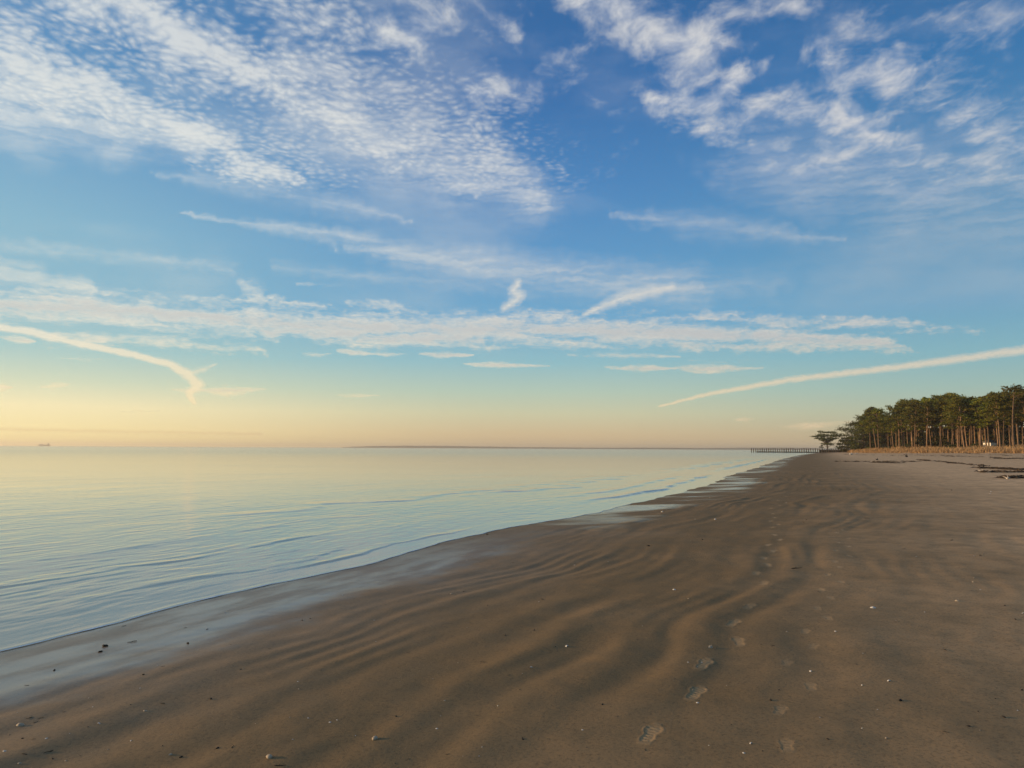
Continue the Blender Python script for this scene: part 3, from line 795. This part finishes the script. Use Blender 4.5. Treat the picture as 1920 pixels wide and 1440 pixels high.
x, y = at(1551, 545)
o = broad('oak_tree', 301, 14.5, 10.5, [(.98, .45, 6), (.86, .7, 7), (.78, .95, 11), (.68, .9, 8), (.60, .4, 5), (.40, .45, 5)], 3800, .40, .45, low=.26)
tag(o, 'lone flat-topped tree with layered crown on the low point behind the groin', 'tree'); o.location = (x, y, gz(x, y) - .2)
x, y = at(1541, 540)
o = broad('small_tree', 302, 5.2, 2.0, [(.9, .4, 3), (.7, .9, 6)], 420, .32, .14); tag(o, 'small round tree under the lone flat-topped tree', 'tree'); o.location = (x, y, gz(x, y) - .2)
x, y = at(1578, 520)
o = broad('bush', 303, 4.2, 2.6, [(.85, .5, 4), (.55, .9, 7), (.25, .9, 6)], 900, .32, .12); tag(o, 'dark round bush at the landward end of the groin', 'bush'); o.location = (x, y, gz(x, y) - .2)
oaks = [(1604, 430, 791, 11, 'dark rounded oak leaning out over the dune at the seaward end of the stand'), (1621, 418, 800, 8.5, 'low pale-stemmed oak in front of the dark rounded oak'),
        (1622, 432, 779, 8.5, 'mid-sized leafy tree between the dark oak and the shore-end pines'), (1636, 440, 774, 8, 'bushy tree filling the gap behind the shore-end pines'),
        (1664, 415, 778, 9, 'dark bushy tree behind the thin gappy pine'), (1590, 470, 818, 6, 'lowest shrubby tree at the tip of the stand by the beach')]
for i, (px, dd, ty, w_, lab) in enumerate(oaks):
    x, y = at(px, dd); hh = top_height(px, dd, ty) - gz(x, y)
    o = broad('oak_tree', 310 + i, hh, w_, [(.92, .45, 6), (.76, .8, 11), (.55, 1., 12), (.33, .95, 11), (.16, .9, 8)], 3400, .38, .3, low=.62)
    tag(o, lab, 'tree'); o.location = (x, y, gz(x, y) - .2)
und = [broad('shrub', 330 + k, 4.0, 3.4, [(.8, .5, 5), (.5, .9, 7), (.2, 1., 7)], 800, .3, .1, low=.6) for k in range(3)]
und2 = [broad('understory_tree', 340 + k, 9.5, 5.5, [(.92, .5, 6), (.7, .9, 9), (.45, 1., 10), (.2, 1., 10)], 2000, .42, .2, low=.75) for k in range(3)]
for i in range(58):
    px = 1640 + (i % 29) * 12 + random.uniform(-4, 4)
    x, y = at(px, float(PD(px)) + (52 if i < 29 else 88) + random.uniform(-8, 8))
    o = put(und2[i % 3], x, y, random.uniform(.95, 1.35), random.uniform(0, 6)); tag(o, 'dark understory tree deep inside the pine stand', 'tree', 'understory trees deep in the stand')
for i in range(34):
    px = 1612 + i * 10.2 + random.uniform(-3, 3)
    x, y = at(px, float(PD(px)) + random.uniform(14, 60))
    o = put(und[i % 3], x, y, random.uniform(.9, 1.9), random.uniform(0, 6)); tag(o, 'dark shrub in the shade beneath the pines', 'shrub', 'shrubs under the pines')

for i in range(22):
    px = 1655 + i * 13 + random.uniform(-6, 6)
    x, y = at(px, float(PD(px)) + random.uniform(-4, 6))
    o = put(und[i % 3], x, y, random.uniform(.35, .75), random.uniform(0, 6)); tag(o, 'low green bush at the foot of the front pine trunks behind the grass', 'shrub', 'low bushes at the foot of the front pines')

# small house half hidden among the trunks
x, y = at(1853, 306); z0 = gz(x, y)
M_WALL = simple('white_boards', (.80, .74, .62), .7, .8, .12); M_ROOF = simple('grey_shingles', (.10, .10, .11), .9, 2.)
M_GLASS = simple('dark_glass', (.03, .035, .04), .15, 1., spec=.5)
hs = empty('house', (x, y, z0), .25); hs.scale = (.6, .6, .62); tag(hs, 'white-walled beach house glimpsed between the pine trunks', 'house')
mb = MB(); mb.box(-.9, 4.2, -3, 3, -.5, 4.6); obj('wall', mb.mesh('house_wall', M_WALL), parent=hs)
mb = MB(); mb.add([(-1.3, -3.4, 4.6), (4.6, -3.4, 4.6), (4.6, 3.4, 4.6), (-1.3, 3.4, 4.6), (-1.3, 0, 6.6), (4.6, 0, 6.6)], [[0, 1, 5, 4], [2, 3, 4, 5], [0, 4, 3], [1, 2, 5], [3, 2, 1, 0]])
obj('roof', mb.mesh('house_roof', M_ROOF), parent=hs)
for k in range(3):
    mb = MB(); mb.box(.3 + k * 1.3, 1.0 + k * 1.3, -3.06, -3.0, 1.8, 3.2); w_ = obj('window', mb.mesh('house_window', M_WALL), parent=hs)
    mb = MB(); mb.box(.37 + k * 1.3, .93 + k * 1.3, -3.08, -3.063, 1.87, 3.13); obj('pane', mb.mesh('house_pane', M_GLASS), parent=w_)

# ------------------------------------------------------------------ dune grass
def blades(n, fx, name, mat, seed):
    r = np.random.default_rng(seed)
    B = fx(r, n); k = len(B)
    th = r.random(k) * np.pi; w_ = .05 + .09 * r.random(k); hh = B[:, 3]
    dx, dy = np.cos(th) * w_, np.sin(th) * w_
    lx, ly = r.normal(size=k) * .22 * hh + .1 * hh, r.normal(size=k) * .22 * hh
    V = np.zeros((k, 4, 3))
    V[:, 0] = np.stack([B[:, 0] - dx, B[:, 1] - dy, B[:, 2] - .1], 1); V[:, 1] = np.stack([B[:, 0] + dx, B[:, 1] + dy, B[:, 2] - .1], 1)
    V[:, 2] = np.stack([B[:, 0] + lx + dx * .6, B[:, 1] + ly + dy * .6, B[:, 2] + hh * .75], 1); V[:, 3] = np.stack([B[:, 0] + lx * 1.4, B[:, 1] + ly * 1.4, B[:, 2] + hh], 1)
    mb = MB(); mb.add(V.reshape(-1, 3), [[4 * i, 4 * i + 1, 4 * i + 2, 4 * i + 3] for i in range(k)])
    return obj(name, mb.mesh(name, mat))
def grass_pts(r, n):
    i = r.integers(3, len(GR) - 4, n); t_ = r.random(n); G = np.array(GR)
    seglen = np.linalg.norm(G[1:] - G[:-1], axis=1)
    idx = np.arange(2, len(GR) - 4); p_ = seglen[idx] / seglen[idx].sum(); i = r.choice(idx, n, p=p_)
    d = (G[i + 1] - G[i]) / seglen[i][:, None]; nrm = np.stack([-d[:, 1], d[:, 0]], 1)
    side = np.sign(1.)
    o_ = r.random(n) ** 1.2 * 26 + .4 * r.normal(size=n) + 1.2
    p = G[i] + (G[i + 1] - G[i]) * t_[:, None] + nrm * o_[:, None]
    g = sdist(p[:, 0], p[:, 1], GR, DUNE)
    cl = perlin(p[:, 0] * .12, p[:, 1] * .12, 95)
    k = (g > 1.2 * perlin(p[:, 0] * .2, p[:, 1] * .2, 96)) & (r.random(n) < .55 + .8 * cl)
    p = p[k]; z = height(p[:, 0], p[:, 1]); hgt = (.6 + .9 * r.random(len(p))) * (1.05 + .7 * perlin(p[:, 0] * .1, p[:, 1] * .1, 97) + .5 * perlin(p[:, 0] * .4, p[:, 1] * .4, 98))
    return np.column_stack([p, z, hgt])
o = blades(90000, grass_pts, 'dune_grass', M_STRAW, 7); tag(o, 'golden dry grass along the dune foot below the pines', 'grass', kind='stuff')

# ------------------------------------------------------------------ timber groin
x0, y0 = at(1409, 520); x1, y1 = at(1602, 498)
gro = empty('timber_groin', (x0, y0, 0)); tag(gro, 'old timber groin of weathered pilings running out into the sea', 'groin')
NPOST = 47
GV = Vector((x1 - x0, y1 - y0, 0)); gd = GV.normalized(); gn = Vector((-gd.y, gd.x, 0))
for i in range(NPOST):
    f = i / (NPOST - 1); p = GV * f + gn * random.uniform(-.12, .12); zt = 2.75 + random.uniform(-.28, .28) - .25 * (f > .68)
    mb = MB(); rr = random.uniform(.26, .38)
    lx = random.uniform(-.06, .06)
    mb.tube([(p.x, p.y, -1.5), (p.x + lx * .5, p.y, zt * .5), (p.x + lx, p.y, zt), (p.x + lx, p.y, zt + .07)], [rr, rr, rr * .92, rr * .5], 7)
    obj('piling', mb.mesh('piling', M_TIMBER, True), parent=gro)
def rail(fa, fb, z0, z1, th=.06, off_=.25, name='plank_wall'):
    a, b = GV * fa + gn * off_, GV * fb + gn * off_; mb = MB(); n_ = gn * th
    vs = []
    for z in (z0, z1): vs += [(a - n_).to_tuple()[:2] + (z,), (b - n_).to_tuple()[:2] + (z,), (b + n_).to_tuple()[:2] + (z,), (a + n_).to_tuple()[:2] + (z,)]
    mb.add(vs, [[0, 3, 2, 1], [4, 5, 6, 7], [0, 1, 5, 4], [1, 2, 6, 5], [2, 3, 7, 6], [3, 0, 4, 7]])
    obj(name, mb.mesh('groin_' + name, M_TIMBER), parent=gro)
rail(.05, .66, -1., .6, .06, .5); rail(.665, 1., -1., 1.9, .06, .5)

# ------------------------------------------------------------------ far shore and ship
M_FAR = simple('far_woods', (.10, .09, .065), .95, .004, .3)
def far_strip(name, D, prof, label):
    r = np.random.default_rng(3); pxs = np.arange(prof[0][0], prof[-1][0], 1.5)
    V = []; F_ = []
    for i, px in enumerate(pxs):
        x, y = at(px, D); hp = np.interp(px, [a for a, b in prof], [b for a, b in prof])
        hz = max(.6, (hp + r.normal() * .22) / F * D)
        V += [(x, y - 150, -.5), (x, y - 130, hz * .75), (x, y, hz), (x, y + 1200, hz * .8), (x, y + 1300, -.5)]
    for i in range(len(pxs) - 1):
        for k in range(4): F_.append([i * 5 + k, i * 5 + k + 1, i * 5 + 6 + k, i * 5 + 5 + k][::-1])
    mb = MB(); mb.add(V, F_); o = obj(name, mb.mesh(name, M_FAR)); tag(o, label, 'land', kind='structure')
far_strip('headland', 8200, [(648, .8), (665, 1.6), (700, 3.2), (760, 4.0), (830, 4.2), (880, 3.6), (960, 3.0), (1050, 2.4), (1150, 2.2), (1210, 2.8), (1300, 2.6), (1360, 2.8), (1400, 3.6), (1480, 4.2), (1560, 3.6), (1640, 2)], 'long low wooded shore on the horizon')

M_HULL = simple('ship_hull', (.50, .42, .30), .6, .01); M_SUP = simple('ship_house', (.20, .17, .13), .6, .01); M_CARGO = simple('ship_cargo', (.78, .70, .5), .7, .02)
x, y = at(83, 7600)
sh = empty('cargo_ship', (x, y, 0), R(6)); tag(sh, 'small pale cargo ship on the horizon under the yellow sky', 'ship')
mb = MB(); L2, W2 = 55, 9
mb.add([(-L2 + 4, -W2 * .7, -2), (L2 - 8, -W2 * .5, -2), (L2 - 2, 0, -2), (L2 - 8, W2 * .5, -2), (-L2 + 4, W2 * .7, -2), (-L2, -W2, 9), (L2 - 10, -W2, 9), (L2 + 3, 0, 11), (L2 - 10, W2, 9), (-L2, W2, 9)],
       [[0, 5, 6, 1][::-1], [1, 6, 7, 2][::-1], [2, 7, 8, 3][::-1], [3, 8, 9, 4][::-1], [4, 9, 5, 0][::-1], [5, 9, 8, 7, 6], [0, 1, 2, 3, 4]])
obj('hull', mb.mesh('ship_hull', M_HULL), parent=sh)
mb = MB(); mb.box(30, 44, -8, 8, 9, 23); mb.box(32, 42, -9, 9, 23.01, 26); obj('superstructure', mb.mesh('superstructure', M_SUP), parent=sh)
mb = MB(); mb.box(-50, -12, -8, 8, 9.1, 19); mb.box(-10, 26, -8, 8, 9.1, 15); obj('deck_cargo', mb.mesh('deck_cargo', M_CARGO), parent=sh)
mb = MB(); mb.tube([(37, 0, 26), (37, 0, 34)], [.7, .4]); obj('mast', mb.mesh('mast', M_SUP), parent=sh)

# ------------------------------------------------------------------ shells, pebbles, twigs, weed
def rock_mesh(name, seed, mat, ax=(1, .75, .6)):
    bm = bmesh.new(); bmesh.ops.create_icosphere(bm, subdivisions=2, radius=1.)
    r = random.Random(seed); off_ = Vector((r.uniform(0, 50),) * 3)
    from mathutils import noise as mn
    for v in bm.verts:
        v.co *= 1 + .35 * mn.noise(v.co * 1.4 + off_); v.co = Vector((v.co.x * ax[0], v.co.y * ax[1], v.co.z * ax[2] + .35 * ax[2]))
    me = bpy.data.meshes.new(name); bm.to_mesh(me); bm.free(); me.materials.append(mat)
    me.polygons.foreach_set('use_smooth', np.ones(len(me.polygons), bool)); return me
def shell_mesh(name, seed, mat):
    """a ribbed bivalve valve lying hollow side down"""
    V = []; Fc = []; nr_, na_ = 6, 15; r = random.Random(seed)
    for i in range(nr_ + 1):
        f = i / nr_
        for j in range(na_):
            a = -1.25 + 2.5 * j / (na_ - 1); rr = f * (1 + .05 * math.cos(j * math.pi)) 
            V.append((rr * math.sin(a) * 1.0, rr * math.cos(a) * 1.15 - .5, .55 * math.sin(min(1, f * .9 + .1) * math.pi) ** .7 * (1 - .35 * abs(a) / 1.25) + .03 * math.cos(j * math.pi) * f))
    for i in range(nr_):
        for j in range(na_ - 1): Fc.append([i * na_ + j, i * na_ + j + 1, (i + 1) * na_ + j + 1, (i + 1) * na_ + j])
    mb = MB(); mb.add(V, Fc); mb.add(np.array(V) * [.93, .93, .88], [q[::-1] for q in Fc])
    return mb.mesh(name, mat, True)
def twig_mesh(name, seed, mat):
    r = random.Random(seed); mb = MB(); p = Vector((-1, 0, .08)); pts_ = [p]
    for k in range(5): p = p + Vector((.4, r.uniform(-.16, .16), r.uniform(-.05, .08))); p.z = max(.05, p.z); pts_.append(p)
    mb.tube(pts_, [.07, .08, .075, .06, .05, .03], 6)
    mb.tube([pts_[2], pts_[2] + Vector((.3, .3, .16))], [.05, .02], 5)
    return mb.mesh(name, mat, True)
M_WHITE = simple('shell_white', (.62, .58, .50), .5, 6., .25); M_TAN = simple('shell_tan', (.42, .33, .22), .6, 6., .4); M_DARK = simple('dark_debris', (.035, .028, .02), .9, 5.)
shells = [shell_mesh('shell', 1, M_WHITE), shell_mesh('shell', 2, M_TAN)]
pebs = [rock_mesh('pebble', 5, M_TAN), rock_mesh('pebble', 6, M_WHITE, (1, .8, .5)), rock_mesh('pebble', 8, M_DARK, (1, .6, .5))]
twigs = [twig_mesh('twig', 3, M_DARK), twig_mesh('twig', 4, M_DARK)]
def litter(name, me, px, py, size_px, label, cat, group=None, rz=None):
    x, y, z = ground(px, py); d_ = math.hypot(x, y); s_ = size_px / F * d_ / 2
    o = obj(name, me); o.location = (x, y, z); o.scale = (s_, s_, s_); o.rotation_euler = (random.uniform(-.1, .1), random.uniform(-.1, .1), random.uniform(0, 6.28) if rz is None else rz)
    tag(o, label, cat, group)
hero = [('whelk', shells[1], 1332, 1214, 13, 'largest tan shell beside the nearer footprints, casting a long shadow', 'shell'),
        ('shell', shells[0], 1520, 1259, 7, 'bright white shell to the right of the second footprint track', 'shell'),
        ('shell', shells[0], 1667, 1277, 8, 'white shell alone on smooth sand right of both footprint tracks', 'shell'),
        ('shell', shells[0], 1637, 1140, 10, 'pale flat shell beyond the footprints on the open sand', 'shell'),
        ('shell', shells[1], 1794, 1127, 8, 'pale shell with a short shadow far to the right on the sand', 'shell'),
        ('pebble', pebs[0], 703, 1386, 13, 'tan pebble with a shadow on the rippled foreground sand', 'pebble'),
        ('shell', shells[0], 1308, 1318, 6, 'small white shell just below the second nearest footprint', 'shell'),
        ('shell', shells[0], 1408, 1394, 7, 'white shell low on the sand between the two nearest tracks', 'shell'),
        ('shell', shells[0], 1063, 1212, 9, 'pale shell left of the large tan shell on open sand', 'shell'),
        ('shell', shells[0], 996, 1252, 8, 'pale shell on the shoulder of a low sand ridge', 'shell'),
        ('twig', twigs[0], 1493, 1066, 20, 'thin dark twig lying between the two footprint tracks', 'twig'),
        ('shell', shells[0], 1264, 1106, 7, 'white shell among dark specks on the mid beach', 'shell'),
        ('pebble', pebs[0], 505, 1421, 14, 'tan pebble at the near edge of the sand', 'pebble'),
        ('twig', twigs[1], 525, 1435, 20, 'dark twig beside the pebble at the near edge of the sand', 'twig'),
        ('shell', shells[0], 185, 1357, 7, 'white shell on wet sand near the left of the beach', 'shell'),
        ('shell', shells[1], 38, 1360, 14, 'broad pale shell half sunk in damp sand at far left', 'shell'),
        ('shell', shells[1], 320, 1415, 8, 'tan shell on damp foreground sand', 'shell'),
        ('pebble', pebs[2], 197, 1212, 9, 'dark pebble on the wet strip nearest the water edge', 'pebble'),
        ('weed_clump', twigs[0], 248, 1204, 14, 'dark weed scrap on the wet strip beside the dark pebble', 'weed'),
        ('weed_clump', twigs[1], 232, 1174, 8, 'small dark weed scrap right at the water edge', 'weed'),
        ('pebble', pebs[1], 1242, 960, 5, 'white pebble on dark damp sand near the distant waterline', 'pebble'),
        ('pebble', pebs[1], 1341, 974, 5, 'white pebble on the mid beach left of the footprints', 'pebble'),
        ('pebble', pebs[2], 1445, 1313, 7, 'dark pebble between the two tracks in the foreground', 'pebble'),
        ('pebble', pebs[2], 1688, 1314, 9, 'dark pebble right of both tracks in the foreground', 'pebble'),
        ('twig', twigs[0], 1773, 1219, 14, 'dark twig far to the right on smooth sand', 'twig')]
for h_ in hero: litter(*h_[:4], h_[4], h_[5], h_[6])
rr_ = random.Random(77)
for i in range(190):
    while True:
        py = 880 + 555 * rr_.random() ** .7; px = rr_.uniform(-20, 1940)
        dmp = ray(px, py)
        x, y = plan(px, py, .2)
        sv = float(sdist(np.array([x]), np.array([y]), SH, LAND)[0])
        if sv > .35: break
    k = rr_.random(); sz = 2.6 + 4.2 * rr_.random() ** 2 * (.7 if py < 1000 else 1)
    if k < .30: litter('shell', shells[0], px, py, sz * .9, 'tiny white shell fragment scattered on the sand', 'shell', 'tiny white shell fragments')
    elif k < .48: litter('shell', shells[1], px, py, sz, 'tiny tan shell fragment scattered on the sand', 'shell', 'tiny tan shell fragments')
    elif k < .78: litter('pebble', pebs[2], px, py, sz, 'tiny dark pebble scattered on the sand', 'pebble', 'tiny dark pebbles')
    else: litter('twig', twigs[i % 2], px, py, sz * 2.2, 'tiny dark twig scattered on the sand', 'twig', 'tiny dark twigs')

# wrack: lines of dark weed and reed straw stranded on the upper beach
M_WRACK = foliage('wrack', (.060, .040, .022), (.10, .065, .035), (.035, .025, .015))
lines = [((1570, 852), (1690, 855), 60), ((1690, 853), (1810, 857), 60), ((1765, 854), (1925, 862), 110), ((1560, 866), (1720, 866), 70), ((1720, 862), (1850, 875), 110), ((1835, 878), (1925, 882), 170), ((1840, 886), (1925, 886), 80),
         ((1885, 897), (1925, 896), 70), ((1640, 868), (1690, 869), 60), ((1860, 860), (1925, 860), 90), ((1800, 850), (1925, 856), 90), ((1580, 848), (1640, 850), 60)]
mb = MB()
for (a, b, n) in lines:
    A, B = np.array(ground(*a)), np.array(ground(*b)); L = np.linalg.norm(B - A)
    k = int(n * 2); t_ = rng.random(k); th = rng.random(k) * np.pi
    wob = L * .02 * perlin(t_ * 5, t_ * 0, int(a[0]))
    nx, ny = -(B - A)[1] / L, (B - A)[0] / L
    keep = perlin(t_ * 14, t_ * 0 + 2, int(a[1])) > -.05
    px_ = A[0] + (B - A)[0] * t_ + nx * wob + rng.normal(size=k) * .22; py_ = A[1] + (B - A)[1] * t_ + ny * wob + rng.normal(size=k) * .35
    zg = height(px_, py_)
    for j in range(k):
        if not keep[j]: continue
        l_ = rng.uniform(.15, .5); w_ = rng.uniform(.03, .08); c_, s_ = math.cos(th[j]) * l_, math.sin(th[j]) * l_; z_ = zg[j] + rng.uniform(.0, .07)
        ex, ey = -s_ / l_ * w_, c_ / l_ * w_
        mb.add([(px_[j] - c_, py_[j] - s_, z_), (px_[j] + ex, py_[j] + ey, z_ + .05), (px_[j] + c_, py_[j] + s_, z_ + .01), (px_[j] - ex, py_[j] - ey, z_ + .03), (px_[j], py_[j], z_ + .10)],
               [[0, 3, 4], [3, 2, 4], [2, 1, 4], [1, 0, 4]])
o = obj('seaweed_wrack', mb.mesh('seaweed_wrack', M_WRACK)); tag(o, 'dark lines of stranded weed and straw on the upper beach', 'seaweed', kind='stuff')

M_DRIFT = simple('bleached_wood', (.55, .48, .38), .8, 2.)
def drift(px, py, L_px, mat, label, thick=.18):
    x, y, z = ground(px, py); d_ = math.hypot(x, y); L = L_px / F * d_ / 2.6
    thick *= .7
    mb = MB(); r = random.Random(int(px)); a = r.uniform(-.2, .2)
    mb.tube([(-L, 0, thick * .3), (-L * .4, a, thick * .6), (L * .3, 0, thick * .5), (L, a * .5, thick * .9)], [thick * .7, thick, thick * .85, thick * .3], 8)
    mb.tube([(L * .2, 0, thick), (L * .35, .1, thick * 3.2)], [thick * .5, thick * .2], 6)
    mb.tube([(-L * .5, 0, thick), (-L * .8, .3, thick * 2.2)], [thick * .4, thick * .15], 6)
    o = obj('driftwood', mb.mesh('driftwood', mat, True)); o.location = (x, y, z); tag(o, label, 'driftwood', 'driftwood on the upper beach')
drift(1596, 852.5, 8, M_DRIFT, 'bleached driftwood log catching the sun at the far end of the beach', .35)
drift(1607, 850.5, 7, M_DRIFT, 'smaller bleached driftwood log just inland of the brightest log', .22)
drift(1743, 848.5, 6, M_DARK, 'dark stump of driftwood at the dune foot', .55)
drift(1700, 857.0, 5, M_DARK, 'dark driftwood lump alone on the open upper beach', .3)
drift(1645, 862.5, 5, M_DARK, 'small dark driftwood lump on the sand towards the water', .15)
drift(1843, 878.5, 16, M_DARK, 'long dark driftwood branch lying in the thickest weed line', .16)
drift(1842, 885.5, 10, M_DRIFT, 'pale broken driftwood beside the dark branch', .1)
drift(1890, 898, 8, M_DRIFT, 'pale driftwood piece lowest on the upper beach', .08)

# ------------------------------------------------------------------ haze
mb = MB(); mb.box(-11900, 11900, -11900, 11900, -6.5, 45)
hz = obj('haze', mb.mesh('haze')); tag(hz, 'thin morning sea haze paling the far shore', 'haze', kind='stuff')
m = bpy.data.materials.new('haze'); m.use_nodes = True; nt = m.node_tree; nt.nodes.remove(nt.nodes['Principled BSDF'])
pv = nt.nodes.new('ShaderNodeVolumePrincipled'); pv.inputs['Color'].default_value = (1., .90, .72, 1); pv.inputs['Density'].default_value = 1.2e-4; pv.inputs['Anisotropy'].default_value = .35
nt.links.new(pv.outputs[0], nt.nodes['Material Output'].inputs['Volume']); hz.data.materials.append(m)
